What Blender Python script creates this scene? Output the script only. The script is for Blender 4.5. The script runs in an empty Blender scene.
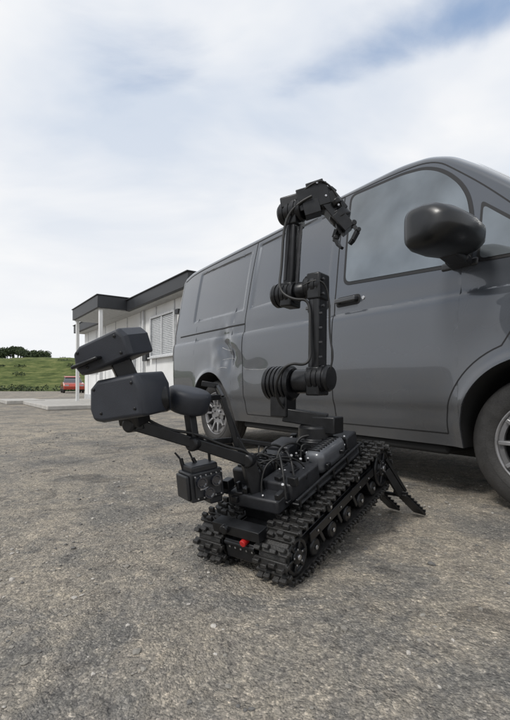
import bpy, bmesh, math, random
from math import sin, cos, pi, sqrt, radians, atan2, exp
from mathutils import Vector, Matrix, noise
random.seed(7)
scene = bpy.context.scene
scene.view_settings.view_transform = 'Standard'
scene.view_settings.look = 'None'
scene.view_settings.exposure = 0
COL = scene.collection

# ---------------------------------------------------------------- materials
def newmat(name):
    m = bpy.data.materials.new(name); m.use_nodes = True
    return m, m.node_tree, m.node_tree.nodes['Principled BSDF']

def pmat(name, col, rough=.5, metal=0., coat=0., ior=1.5, var=.15, scale=12., bump=0., bscale=80., rvar=.1, dust=0.):
    m, nt, b = newmat(name)
    N, L = nt.nodes, nt.links
    tc = N.new('ShaderNodeTexCoord')
    n = N.new('ShaderNodeTexNoise'); n.inputs['Scale'].default_value = scale; n.inputs['Detail'].default_value = 4
    L.new(tc.outputs['Object'], n.inputs['Vector'])
    r = N.new('ShaderNodeValToRGB')
    r.color_ramp.elements[0].position = .3; r.color_ramp.elements[1].position = .7
    r.color_ramp.elements[0].color = (*[c*(1-var) for c in col], 1)
    r.color_ramp.elements[1].color = (*[min(1, c*(1+var)) for c in col], 1)
    L.new(n.outputs['Fac'], r.inputs['Fac']); out = r.outputs['Color']
    mr = N.new('ShaderNodeMapRange')
    mr.inputs['To Min'].default_value = max(.01, rough-rvar*.5); mr.inputs['To Max'].default_value = min(1, rough+rvar*.5)
    L.new(n.outputs['Fac'], mr.inputs['Value'])
    b.inputs['Coat Weight'].default_value = coat
    if dust:
        # road dust that thins out with height above the ground
        sz = N.new('ShaderNodeSeparateXYZ'); L.new(tc.outputs['Object'], sz.inputs[0])
        n3 = N.new('ShaderNodeTexNoise'); n3.inputs['Scale'].default_value = 5; n3.inputs['Detail'].default_value = 7; n3.inputs['Roughness'].default_value = .7; L.new(tc.outputs['Object'], n3.inputs['Vector'])
        ad = N.new('ShaderNodeMath'); ad.operation = 'MULTIPLY_ADD'; L.new(n3.outputs['Fac'], ad.inputs[0]); ad.inputs[1].default_value = -1.1; L.new(sz.outputs[2], ad.inputs[2])
        mr_ = N.new('ShaderNodeMapRange'); mr_.inputs['From Min'].default_value = -.35; mr_.inputs['From Max'].default_value = .35; mr_.inputs['To Min'].default_value = dust; mr_.inputs['To Max'].default_value = dust*.05
        L.new(ad.outputs[0], mr_.inputs['Value'])
        mx = N.new('ShaderNodeMix'); mx.data_type = 'RGBA'; L.new(mr_.outputs[0], mx.inputs[0]); L.new(out, mx.inputs[6]); mx.inputs[7].default_value = (.15, .138, .12, 1); out = mx.outputs[2]
        if coat:
            sb = N.new('ShaderNodeMath'); sb.operation = 'MULTIPLY_ADD'; L.new(mr_.outputs[0], sb.inputs[0]); sb.inputs[1].default_value = -1.3; sb.inputs[2].default_value = coat; sb.use_clamp = True
            L.new(sb.outputs[0], b.inputs['Coat Weight'])
    L.new(out, b.inputs['Base Color'])
    L.new(mr.outputs['Result'], b.inputs['Roughness'])
    b.inputs['Metallic'].default_value = metal
    b.inputs['Coat Roughness'].default_value = .03
    b.inputs['IOR'].default_value = ior
    if bump:
        n2 = N.new('ShaderNodeTexNoise'); n2.inputs['Scale'].default_value = bscale; n2.inputs['Detail'].default_value = 3
        L.new(tc.outputs['Object'], n2.inputs['Vector'])
        bp = N.new('ShaderNodeBump'); bp.inputs['Strength'].default_value = bump; bp.inputs['Distance'].default_value = .01
        L.new(n2.outputs['Fac'], bp.inputs['Height']); L.new(bp.outputs['Normal'], b.inputs['Normal'])
    return m

M_paint = pmat('van_grey_paint', (.076, .084, .098), .27, 0.35, 1.0, 1.5, .04, 1.5, rvar=.05, dust=.28)
M_glass = pmat('van_window_glass', (.17, .19, .205), .02, .45, 0, 1.9, .45, 1.9, rvar=.01)  # opaque panes; the mottled tone paints reflections into the colour
M_gasket = pmat('black_rubber_trim', (.010, .010, .011), .45, 0, 0, 1.45, .1)
M_plastic = pmat('dark_plastic', (.022, .023, .026), .42, 0, 0, 1.5, .2, 30, bump=.05, bscale=400)
M_mirror = pmat('mirror_housing', (.010, .011, .013), .34, 0, .05, 1.5, .2, 10)
M_tyre = pmat('tyre_rubber', (.016, .016, .017), .68, 0, 0, 1.45, .3, 20, bump=.2, bscale=120, dust=.12)
M_rim = pmat('wheel_silver', (.27, .27, .28), .35, .6, 0, 1.5, .15, 20, dust=.25)
M_under = pmat('underbody', (.008, .008, .008), .9, var=.2)
M_red = pmat('red_lens', (.45, .02, .015), .2, 0, .6)
M_seam = pmat('panel_gap', (.006, .006, .007), .7)
M_scuff = pmat('paint_scuff', (.26, .26, .265), .6, 0, 0, 1.5, .3, 40)
M_handle = pmat('door_handle', (.03, .032, .036), .3, 0, .6)
M_blk = pmat('black_anodised', (.011, .0115, .013), .33, .3, 0, 1.5, .35, 25, bump=.04, bscale=300)
M_blk2 = pmat('black_polymer', (.017, .018, .021), .42, 0, 0, 1.5, .3, 30, bump=.06, bscale=350)
M_track = pmat('track_rubber', (.012, .012, .0125), .52, 0, 0, 1.5, .5, 35, bump=.25, bscale=200, dust=.07)
M_head = pmat('camera_cover', (.020, .023, .031), .48, 0, 0, 1.5, .15, 15, bump=.12, bscale=500)
M_steel = pmat('bare_steel', (.45, .45, .46), .3, .9, 0, 1.5, .2, 60)
M_grey = pmat('grey_case', (.09, .095, .105), .35, .2, .3, 1.5, .15, 30)
M_lens = pmat('lens_glass', (.01, .012, .02), .04, 0, .8, 1.8)
M_cable = pmat('cable_black', (.010, .010, .010), .5)
M_redp = pmat('red_cap', (.42, .012, .012), .45)
M_white = pmat('white_cladding', (.72, .725, .72), .6, 0, 0, 1.5, .09, 1.2, bump=.03, bscale=20)
M_fascia = pmat('dark_fascia', (.022, .024, .028), .5, 0, 0, 1.5, .15, 3)
M_soffit = pmat('soffit', (.42, .42, .41), .7)
M_bglass = pmat('building_glass', (.16, .18, .2), .08, .1, 0, 1.7, .4, 1.5)
M_frame = pmat('window_frame', (.50, .51, .52), .45)
M_conc = pmat('concrete', (.40, .385, .36), .85, 0, 0, 1.45, .15, 6, bump=.3, bscale=60)
M_carred = pmat('car_red_paint', (.42, .05, .025), .3, 0, 1.)
M_carglass = pmat('car_glass', (.03, .035, .04), .05, 0, 0, 1.8)

# ---------------------------------------------------------------- mesh helpers
def empty(name, loc=(0, 0, 0)):
    e = bpy.data.objects.new(name, None); e.location = loc; e.empty_display_size = .2
    COL.objects.link(e); return e

def mk(name, verts, faces, mat, parent=None, bev=0., seg=2, smooth=True, ang=35, mats=None, fmi=None):
    me = bpy.data.meshes.new(name)
    me.from_pydata([tuple(v) for v in verts], [], faces)
    me.validate()
    for m in (mats or [mat]): me.materials.append(m)
    if fmi:
        for p, i in zip(me.polygons, fmi): p.material_index = i
    bm = bmesh.new(); bm.from_mesh(me); bmesh.ops.recalc_face_normals(bm, faces=bm.faces); bm.to_mesh(me); bm.free()
    if smooth:
        me.shade_smooth(); me.set_sharp_from_angle(angle=radians(ang))
    o = bpy.data.objects.new(name, me); COL.objects.link(o)
    if parent:
        o.parent = parent
        o.matrix_parent_inverse = Matrix.Translation(parent.location).inverted()
    if bev:
        md = o.modifiers.new('bevel', 'BEVEL'); md.width = bev; md.segments = seg; md.limit_method = 'ANGLE'
        md.angle_limit = radians(40); md.harden_normals = False
    return o

class MB:
    def __init__(s, XF=None): s.v = []; s.f = []; s.X = XF or Matrix.Identity(4)
    def add(s, vs, fs, M=None):
        b = len(s.v); T = s.X @ (M or Matrix.Identity(4))
        s.v += [T @ Vector(v) for v in vs]; s.f += [tuple(b+i for i in f) for f in fs]; return s
    def box(s, c, d, rot=None, taper=1.):
        x, y, z = [k/2 for k in d]
        M = Matrix.Translation(c) @ ((Matrix.Rotation(rot[2], 4, 'Z') @ Matrix.Rotation(rot[1], 4, 'Y') @ Matrix.Rotation(rot[0], 4, 'X')) if rot else Matrix.Identity(4))
        t = taper
        vs = [(-x, -y, -z), (x, -y, -z), (x, y, -z), (-x, y, -z), (-x*t, -y*t, z), (x*t, -y*t, z), (x*t, y*t, z), (-x*t, y*t, z)]
        return s.add(vs, [(0, 3, 2, 1), (4, 5, 6, 7), (0, 1, 5, 4), (1, 2, 6, 5), (2, 3, 7, 6), (3, 0, 4, 7)], M)
    def bar(s, p1, p2, w, h, up=(0, 0, 1), w2=None, h2=None):
        p1, p2 = Vector(p1), Vector(p2); a = (p2-p1).normalized(); u = Vector(up)
        if abs(a.dot(u)) > .98: u = Vector((.79, -.61, 0))
        sd = a.cross(u).normalized(); u = sd.cross(a).normalized()
        w2 = w2 or w; h2 = h2 or h; vs = []
        for p, ww, hh in ((p1, w, h), (p2, w2, h2)):
            for i, j in ((-1, -1), (1, -1), (1, 1), (-1, 1)): vs.append(p+sd*i*ww/2+u*j*hh/2)
        return s.add(vs, [(0, 1, 2, 3), (7, 6, 5, 4), (0, 4, 5, 1), (1, 5, 6, 2), (2, 6, 7, 3), (3, 7, 4, 0)])
    def lathe(s, p1, p2, prof, n=32, caps=True):
        p1, p2 = Vector(p1), Vector(p2); a = (p2-p1).normalized()
        u = a.orthogonal().normalized(); w = a.cross(u)
        vs = []; fs = []
        for d, r in prof:
            for k in range(n):
                th = 2*pi*k/n; vs.append(p1+a*d+(u*cos(th)+w*sin(th))*max(r, 1e-4))
        m = len(prof)
        for i in range(m-1):
            for k in range(n):
                k2 = (k+1) % n; fs.append((i*n+k, i*n+k2, (i+1)*n+k2, (i+1)*n+k))
        if caps:
            fs.append(tuple(range(n))); fs.append(tuple((m-1)*n+k for k in range(n-1, -1, -1)))
        return s.add(vs, fs)
    def rod(s, p1, p2, r, n=24, c=.0, r2=None):
        L = (Vector(p2)-Vector(p1)).length; r2 = r2 or r; c = c or min(r*.18, L*.2)
        return s.lathe(p1, p2, [(0, r-c), (c, r), (L-c, r2), (L, r2-c)], n)
    def done(s, name, mat, parent, bev=0., seg=2, ang=35):
        return mk(name, s.v, s.f, mat, parent, bev, seg, True, ang)

def cable(name, pts, r, mat, parent, XF=None):
    cu = bpy.data.curves.new(name, 'CURVE'); cu.dimensions = '3D'; cu.bevel_depth = r; cu.bevel_resolution = 3
    sp = cu.splines.new('NURBS'); sp.points.add(len(pts)-1); sp.order_u = 3; sp.use_endpoint_u = True
    for q, p in zip(sp.points, pts):
        p = (XF @ Vector(p)) if XF else Vector(p); q.co = (*p, 1)
    cu.materials.append(mat)
    o = bpy.data.objects.new(name, cu); COL.objects.link(o); o.parent = parent
    o.matrix_parent_inverse = Matrix.Translation(parent.location).inverted()
    return o

def cinterp(pts, x):
    n = len(pts)
    if x <= pts[0][0]: return pts[0][1]
    if x >= pts[-1][0]: return pts[-1][1]
    for i in range(n-1):
        if x <= pts[i+1][0]: break
    x0, y0 = pts[i]; x1, y1 = pts[i+1]
    d = (y1-y0)/(x1-x0)
    dm = (y0-pts[i-1][1])/(x0-pts[i-1][0]) if i > 0 else d
    dp = (pts[i+2][1]-y1)/(pts[i+2][0]-x1) if i < n-2 else d
    def lim(a, b): return 0 if a*b <= 0 else 2*a*b/(a+b)
    m0 = lim(dm, d) if i > 0 else d; m1 = lim(d, dp) if i < n-2 else d
    h = x1-x0; s = (x-x0)/h
    return y0*(2*s**3-3*s*s+1)+m0*h*(s**3-2*s*s+s)+y1*(-2*s**3+3*s*s)+m1*h*(s**3-s*s)
def sstep(a, b, x):
    t = max(0, min(1, (x-a)/(b-a))); return t*t*(3-2*t)
def chaikin(pts, k=3):
    P = [Vector(p) for p in pts]
    for _ in range(k):
        Q = [P[0]]
        for a, b in zip(P, P[1:]): Q += [a.lerp(b, .25), a.lerp(b, .75)]
        P = Q+[P[-1]]
    return [tuple(p) for p in P]

# ================================================================= VAN
VO = Vector((-.453, 4.47, 0))
VX = Matrix.Translation(VO) @ Matrix(((.584, .812, 0, 0), (-.812, .584, 0, 0), (0, 0, 1, 0), (0, 0, 0, 1)))
van = empty('cargo_van', VO)
WB = 3.055; RA = .385; ZA = .40; WID = 1.9
TR, TF = -1.02, 4.0
ZT = [(-1.02, 1.86), (-.99, 1.96), (-.93, 2.03), (-.75, 2.075), (0, 2.10), (1.0, 2.125), (1.7, 2.15), (2.1, 2.155), (2.32, 2.13), (2.48, 2.07), (2.62, 1.97), (3.32, 1.35), (3.47, 1.24), (3.67, 1.15), (3.84, 1.05), (3.95, .93), (4.0, .80)]
WS = [(.2, .095), (.3, .07), (.42, .034), (.50, .018), (.545, .002), (.60, -.004), (.80, -.012), (.98, -.012), (1.10, -.006), (1.135, .004), (1.15, .016), (1.25, .022), (1.36, .04), (1.7, .10), (2.0, .165), (2.2, .215)]
def ztop(t): return cinterp(ZT, t)
def plan(t):
    r = .09; d = t-TR
    a = r-sqrt(max(0, r*r-(r-d)**2)) if d < r else 0
    rf = .55; d = TF-t
    b = .34*(1-sqrt(max(0, 1-((rf-d)/rf)**2))) if d < rf else 0
    return a+b+.012*max(0, -t)**2
def rrect(t, z, t0, t1, z0, z1, e=.022):
    return sstep(t0, t0+e, t)*(1-sstep(t1-e, t1, t))*sstep(z0, z0+e, z)*(1-sstep(z1-e, z1, z))
def Wf(t, z):
    w = cinterp(WS, z)+plan(t)
    w += .014*rrect(t, z, -.50, .53, 1.36, 1.95)
    w += .014*rrect(t, z, .64, 1.64, 1.36, 1.99)
    for tc in (0, WB):
        rho = sqrt((t-tc)**2+(z-ZA)**2) if z > ZA else abs(t-tc)
        w -= .02*exp(-((rho-RA)/.035)**2)
        w -= .012*exp(-((rho-RA)/.10)**2)
    # accident damage behind / at the foot of the sliding door
    d = ((t-.30)/.20)**2+((z-.93)/.26)**2
    w += .045*exp(-d*1.3)*sin((t-.33)*11+(z-.93)*9+1.2)
    w += .016*exp(-d*.6)*noise.noise(Vector((t*8, z*8, 4)))
    d = ((t-.80)/.25)**2+((z-.78)/.12)**2
    w += .010*exp(-d)
    w += .0014*noise.noise(Vector((t*2.3, z*2.9, 1)))
    return w
def zbot(t):
    zs = .30
    for tc in (0, WB):
        if abs(t-tc) < RA: zs = ZA+sqrt(RA*RA-(t-tc)**2)
    if t < -.45: zs = max(zs, .33)
    return zs
ts = set()
k = TR
while k < TF: ts.add(round(k, 4)); k += .016
ts.add(TF)
for tc in (0, WB):
    ts = {t for t in ts if abs(abs(t-tc)-RA) > .012}
    for i in range(41):
        ts.add(round(tc-RA*cos(pi*i/40)*.99995, 5))
    ts.add(tc-RA-.0005); ts.add(tc+RA+.0005)
for d in (.002, .006, .012, .02, .035, .055): ts.add(TR+d); ts.add(TF-d)
ts = sorted(ts)
NZ = 120
def ring(t):
    zt = ztop(t); zs = zt-.09; zb = min(zbot(t), zs-.05)
    half = [(WID/2, zb), (Wf(t, zb)+.05, zb), (Wf(t, zb)+.012, zb-.001)]
    for i in range(NZ+1):
        z = zb+(zs-zb)*i/NZ; half.append((Wf(t, z), z))
    w0 = Wf(t, zs)
    for a in range(1, 9):
        th = a*pi/16; half.append((w0+.14*(1-cos(th)), zs+.07*sin(th)))
    w1 = w0+.14
    for i in range(1, 9):
        w = w1+(WID/2-w1)*i/8
        half.append((w, zs+.07+.02*(1-((WID/2-w)/(WID/2-w1))**2)))
    full = half+[(WID-w, z) for w, z in half[-2:0:-1]]
    return full, len(half)
rings = []
for t in ts:
    r, HN = ring(t); rings.append([(t, w, z) for w, z in r])
n = len(rings[0]); V = [VX @ Vector(p) for r in rings for p in r]; F = []; FM = []
for i in range(len(rings)-1):
    for j in range(n):
        j2 = (j+1) % n
        F.append((i*n+j, (i+1)*n+j, (i+1)*n+j2, i*n+j2))
        FM.append(1 if j < 2 or j >= n-2 else 0)
F.append(tuple(range(n))); FM.append(0); F.append(tuple((len(rings)-1)*n+j for j in range(n))); FM.append(0)
mk('body_shell', V, F, None, van, ang=28, mats=[M_paint, M_under], fmi=FM)

def sp(t, z, eps=0, far=False):
    w = Wf(t, z)-eps
    return (t, WID-w if far else w, z)
def rpoly(pts, r=.05, n=5):
    out = []; m = len(pts)
    for i in range(m):
        p0, p1, p2 = Vector(pts[i-1]), Vector(pts[i]), Vector(pts[(i+1) % m])
        a = p1+(p0-p1).normalized()*min(r, (p0-p1).length*.45); b = p1+(p2-p1).normalized()*min(r, (p2-p1).length*.45)
        for k in range(n+1):
            s = k/n; out.append(((1-s)**2*a+2*s*(1-s)*p1+s*s*b))
    return out
def patch(name, poly, eps, mat, far=False, r=.05, step=.05):
    P = rpoly(poly, r)
    x0 = min(p.x for p in P)-.01; x1 = max(p.x for p in P)+.01; y0 = min(p.y for p in P)-.01; y1 = max(p.y for p in P)+.01
    bm = bmesh.new(); nx = int((x1-x0)/step)+2; ny = int((y1-y0)/step)+2
    g = [[bm.verts.new((x0+(x1-x0)*i/nx, y0+(y1-y0)*j/ny, 0)) for j in range(ny+1)] for i in range(nx+1)]
    for i in range(nx):
        for j in range(ny): bm.faces.new((g[i][j], g[i+1][j], g[i+1][j+1], g[i][j+1]))
    area = sum(P[i-1].x*P[i].y-P[i].x*P[i-1].y for i in range(len(P)))
    for i in range(len(P)):
        a, b = P[i-1], P[i]; d = b-a
        if d.length < 1e-5: continue
        nrm = Vector((d.y, -d.x, 0))*(1 if area > 0 else -1)
        bmesh.ops.bisect_plane(bm, geom=bm.verts[:]+bm.edges[:]+bm.faces[:], plane_co=(a.x, a.y, 0), plane_no=nrm, clear_outer=True)
    bm.verts.index_update()
    vs = [VX @ Vector(sp(v.co.x, v.co.y, eps, far)) for v in bm.verts]
    fs = [tuple(v.index for v in f.verts) for f in bm.faces]; bm.free()
    return mk(name, vs, fs, mat, van, ang=60)
def strip(name, pts, wd, mat, eps=.0015, far=False, dens=.02):
    P = []
    for a, b in zip(pts, pts[1:]):
        a, b = Vector(a), Vector(b); m = max(1, int((b-a).length/dens))
        for i in range(m): P.append(a.lerp(b, i/m))
    P.append(Vector(pts[-1])); vs = []; fs = []
    for i, p in enumerate(P):
        d = (P[min(i+1, len(P)-1)]-P[max(i-1, 0)]).normalized(); nn = Vector((-d.y, d.x))*wd/2
        for q in (p-nn, p+nn): vs.append(VX @ Vector(sp(q.x, q.y, eps, far)))
    for i in range(len(P)-1): fs.append((2*i, 2*i+1, 2*i+3, 2*i+2))
    return mk(name, vs, fs, mat, van, ang=60)
def grow(poly, g):
    P = [Vector(p) for p in poly]; m = len(P); out = []
    area = sum(P[i-1].x*P[i].y-P[i].x*P[i-1].y for i in range(m)); sg = 1 if area > 0 else -1
    for i in range(m):
        d1 = (P[i]-P[i-1]).normalized(); d2 = (P[(i+1) % m]-P[i]).normalized()
        n1 = Vector((d1.y, -d1.x))*sg; n2 = Vector((d2.y, -d2.x))*sg; b = (n1+n2).normalized()
        out.append(tuple(P[i]+b*g/max(.5, b.dot(n1))))
    return out
FW = [(1.82, 1.375), (2.70, 1.315), (2.694, 1.56), (2.662, 1.69), (2.605, 1.79), (2.525, 1.878), (2.445, 1.942), (2.35, 1.99), (2.2, 2.018), (1.77, 2.035)]
QW = [(2.765, 1.312), (3.06, 1.295), (2.97, 1.42), (2.76, 1.61)]
for far in (False, True):
    s = '_offside' if far else ''
    patch('window_seal'+s, grow(FW, .022), .003, M_gasket, far, .06)
    patch('front_door_glass'+s, FW, .0055, M_glass, far, .05)
    patch('quarter_seal'+s, grow(QW, .018), .003, M_gasket, far, .03)
    patch('quarter_glass'+s, QW, .0055, M_glass, far, .03)
    arc = [(WB-(RA+.085)*cos(a), ZA+(RA+.085)*sin(a)) for a in [radians(x) for x in range(0, 71, 5)]]
    strip('door_gap_front'+s, [(3.05, 1.27), (3.03, 1.1), (2.96, .95)]+[p for p in arc[::-1]]+[(2.585, .372)], .007, M_seam, far=far)
    strip('door_gap_b_pillar'+s, [(1.735, .372), (1.735, 1.3), (1.69, 2.065)], .009, M_seam, far=far)
    strip('door_gap_roof'+s, chaikin([(1.69, 2.065), (2.15, 2.062), (2.42, 2.03), (2.60, 1.87), (2.78, 1.70), (3.04, 1.42)]), .007, M_seam, far=far)
    strip('sliding_door_gap_rear'+s, [(.585, .372), (.585, 1.3), (.60, 2.02)], .009, M_seam, far=far)
    strip('sill_gap'+s, [(.585, .372), (2.585, .372)], .007, M_seam, far=far)
    strip('roof_gutter'+s, chaikin([(-.9, 1.93), (-.7, 1.985), (0, 2.006), (.6, 2.018), (1.69, 2.065)], 2), .012, M_seam, far=far)
    strip('sliding_rail'+s, [(-.80, 1.225), (.585, 1.225)], .016, M_seam, far=far)
    strip('rear_quarter_gap'+s, [(-.93, .62), (-.93, 1.98)], .006, M_seam, far=far)
    patch('rear_bumper_side'+s, [(-1.0, .335), (-.44, .335), (-.42, .50), (-.5, .60), (-1.0, .60)], .008, M_plastic, far, .02)
    patch('tail_light'+s, [(-1.01, .95), (-.965, .95), (-.965, 1.55), (-1.01, 1.5)], .006, M_red, far, .01, .02)
    patch('front_indicator'+s, [(3.62, .86), (3.88, .80), (3.86, .93), (3.64, 1.03)], .006, M_glass, far, .03)
    patch('front_bumper_side'+s, [(3.49, .32), (3.95, .32), (3.95, .55), (3.49, .55)], .006, M_plastic, far, .02)
for i, (pts, wd) in enumerate((([(.20, 1.03), (.27, 1.0), (.36, .99)], .006), ([(.24, .90), (.33, .92), (.45, .90)], .004), ([(.18, .80), (.25, .83), (.31, .82)], .005), ([(.62, .80), (.80, .785), (.98, .79)], .004))):
    strip('scuff_%d' % (i+1), chaikin(pts, 2), wd, M_scuff, .001)
def handle(t, z, name):
    mb = MB(VX)
    patch(name+'_recess', [(t-.11, z-.035), (t+.11, z-.035), (t+.11, z+.035), (t-.11, z+.035)], .0025, M_seam, False, .03, .03)
    w = Wf(t, z)
    mb.box((t, w-.034, z+.004), (.19, .018, .032)); mb.box((t-.08, w-.018, z+.004), (.03, .03, .03)); mb.box((t+.08, w-.018, z+.004), (.03, .03, .03))
    mb.done(name, M_handle, van, .007, 3)
handle(1.86, 1.235, 'front_door_handle'); handle(1.56, 1.235, 'sliding_door_handle')
mb = MB(VX); w = Wf(1.99, 1.235); mb.rod((1.995, w+.01, 1.235), (1.995, w-.006, 1.235), .013); mb.done('door_lock', M_steel, van)
def zroof(t, w):
    zs = ztop(t)-.09; w1 = Wf(t, zs)+.14
    return zs+.07+.02*(1-((WID/2-w)/(WID/2-w1))**2)
vs = []; fs = []; NXX = 24
for i in range(NXX+1):
    t = 2.62+(3.35-2.62)*i/NXX; zs = ztop(t)-.09; w1 = Wf(t, zs)+.13
    for j in range(17):
        w = w1+(WID-2*w1)*j/16; vs.append(VX @ Vector((t+.004, w, zroof(t, w)+.005)))
for i in range(NXX):
    for j in range(16): fs.append((i*17+j, (i+1)*17+j, (i+1)*17+j+1, i*17+j+1))
mk('windscreen', vs, fs, M_glass, van)
def mirror(side):
    def P(t, w, z): return (t, w if side else WID-w, z)
    secs = [(-.472, .045, .052, .0), (-.464, .080, .076, .0), (-.438, .110, .094, .0), (-.37, .132, .101, .0), (-.24, .138, .098, .0), (-.12, .125, .084, -.002), (-.05, .095, .064, -.010), (-.01, .055, .04, -.016)]
    vs = []; fs = []; n = 36
    for (w, a, b, dz) in secs:
        for k in range(n):
            th = 2*pi*k/n; c, s_ = cos(th), sin(th)
            e = .45
            x = math.copysign(abs(c)**e, c)*a; z = math.copysign(abs(s_)**e, s_)*b
            if x > 0: x *= 1.12; z *= 1-.42*(x/a)**2
            vs.append(VX @ Vector(P(2.732+x-.04*(w+.2), w, 1.397+z+dz)))
    m = len(secs)
    for i in range(m-1):
        for k in range(n): k2 = (k+1) % n; fs.append((i*n+k, i*n+k2, (i+1)*n+k2, (i+1)*n+k))
    fs.append(tuple(range(n))); fs.append(tuple((m-1)*n+k for k in range(n)))
    nm = '' if side else '_offside'
    mk('wing_mirror_housing'+nm, vs, fs, M_mirror, van, ang=70)
    mb = MB(VX); a = P(2.600, -.255, 1.397); mb.box(a, (.016, .22, .125), (0, 0, radians(3 if side else -3))); mb.done('wing_mirror_glass'+nm, M_glass, van, .005)
    mb = MB(VX); mb.bar(P(2.66, .06, 1.300), P(2.69, -.07, 1.315), .12, .04); mb.bar(P(2.69, -.05, 1.305), P(2.70, -.17, 1.325), .10, .04)
    mb.bar(P(2.55, .033, 1.308), P(2.76, .033, 1.303), .03, .045); mb.done('wing_mirror_arm'+nm, M_plastic, van, .013, 3)
mirror(True); mirror(False)
mb = MB(VX); mb.box((1.48, .95, .38), (4.7, 1.15, .36)); mb.box((1.5, .95, .27), (2.1, 1.7, .06)); mb.done('chassis', M_under, van, .02)
mb = MB(VX); mb.box((-1.03, .95, .47), (.09, 1.70, .26)); mb.done('rear_bumper', M_plastic, van, .03, 4)
mb = MB(VX); mb.box((-1.025, .5, 1.62), (.012, .62, .45)); mb.box((-1.025, 1.4, 1.62), (.012, .62, .45)); mb.done('rear_door_glass', M_glass, van, .004)
mb = MB(VX); mb.box((4.02, .95, .43), (.10, 1.30, .24)); mb.box((3.995, .95, .72), (.03, 1.0, .10)); mb.done('front_bumper', M_plastic, van, .03, 4)
mb = MB(VX)
for w in (.62, 1.15): mb.bar((3.37, w, 1.335), (3.20, w+.5, 1.47), .012, .018)
mb.done('wipers', M_gasket, van, .003)
def wheel(tc, far, nm):
    mb = MB(VX); R = .35
    y0, y1 = (.035, .255) if not far else (WID-.035, WID-.255)
    L = .22; sgn = 1 if y1 > y0 else -1
    mb.lathe((tc, y0, R), (tc, y1, R), [(.05, .200), (.03, .212), (.012, .225), (.0, .25), (-.001, .262), (.002, .264), (.0, .29), (.012, .325), (.03, .343), (.045, R), (.075, R), (.078, R-.008), (.084, R-.008), (.087, R), (.13, R), (.133, R-.008), (.139, R-.008), (.142, R), (L-.045, R), (L-.02, .335), (L, .28), (L, .2)], 64, False)
    mb.done(nm+'_tyre', M_tyre, van, ang=50)
    mb = MB(VX)
    mb.lathe((tc, y0, R), (tc, y1, R), [(.016, .226), (.008, .222), (.010, .212), (.030, .204), (.09, .20), (.15, .20)], 64, False)
    # pressed-steel style centre with ventilation slots
    mb.lathe((tc, y0+sgn*.028, R), (tc, y1, R), [(0, .020), (.0, .036), (.006, .040), (.014, .044), (.012, .075), (.004, .120), (.02, .122), (.05, .075)], 48)
    for k in range(10):
        a = 2*pi*k/10
        mb.bar((tc+.10*cos(a), y0+sgn*.042, R+.10*sin(a)), (tc+.203*cos(a), y0+sgn*.030, R+.203*sin(a)), .022, .055, (0, 1, 0), .022, .072)
    mb.lathe((tc, y0+sgn*.018, R), (tc, y1, R), [(0, .182), (.0, .208), (.02, .208), (.02, .182), (0, .182)], 48, False)
    mb.done(nm+'_rim', M_rim, van, .004)
    mb = MB(VX); mb.lathe((tc, y0+sgn*.085, R), (tc, y1, R), [(0, .199), (.03, .199)], 32); mb.done(nm+'_brake', M_under, van)
    mb = MB(VX)
    for k in range(5):
        a = 2*pi*k/5+.3; mb.rod((tc+.060*cos(a), y0+sgn*.046, R+.060*sin(a)), (tc+.060*cos(a), y0+sgn*.028, R+.060*sin(a)), .009, 6)
    mb.done(nm+'_bolts', M_plastic, van)
wheel(0, False, 'rear_wheel'); wheel(WB, False, 'front_wheel'); wheel(0, True, 'rear_wheel_offside'); wheel(WB, True, 'front_wheel_offside')

# ================================================================= ROBOT
RO = Vector((-.01, 1.482, .09))
rob = empty('bomb_disposal_robot', (RO.x, RO.y, 0))
u = Vector((.611, .791, 0)).normalized(); v = Vector((-u.y, u.x, 0))
pt = radians(13.4)
ux = u*cos(pt)+Vector((0, 0, sin(pt))); uz = -u*sin(pt)+Vector((0, 0, cos(pt)))
RX = Matrix(((ux.x, v.x, uz.x, RO.x), (ux.y, v.y, uz.y, RO.y), (ux.z, v.z, uz.z, RO.z), (0, 0, 0, 1)))
CL = .75; r0, r1 = .074, .096
def tpath(s):
    be = math.asin((r1-r0)/CL); Ls = sqrt(CL**2-(r1-r0)**2)
    a0 = (pi-2*be)*r0; a1 = (pi+2*be)*r1; T = 2*Ls+a0+a1; s = s % T
    nt_ = Vector((-sin(be), cos(be)))
    if s < Ls:
        p = Vector((CL, 0))+nt_*r1; q = nt_*r0; c = p.lerp(q, s/Ls); d = (q-p).normalized()
        return c.x, c.y, atan2(d.y, d.x), T
    s -= Ls
    if s < a0:
        th = pi/2+be+s/r0; return r0*cos(th), r0*sin(th), th+pi/2, T
    s -= a0
    nb = Vector((-sin(be), -cos(be)))
    if s < Ls:
        p = nb*r0; q = Vector((CL, 0))+nb*r1; c = p.lerp(q, s/Ls); d = (q-p).normalized()
        return c.x, c.y, atan2(d.y, d.x), T
    s -= Ls
    th = -pi/2-be+s/r1; return CL+r1*cos(th), r1*sin(th), th+pi/2, T
TT = tpath(0)[3]; NS = 50
TW = .125; GA = .135
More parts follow.
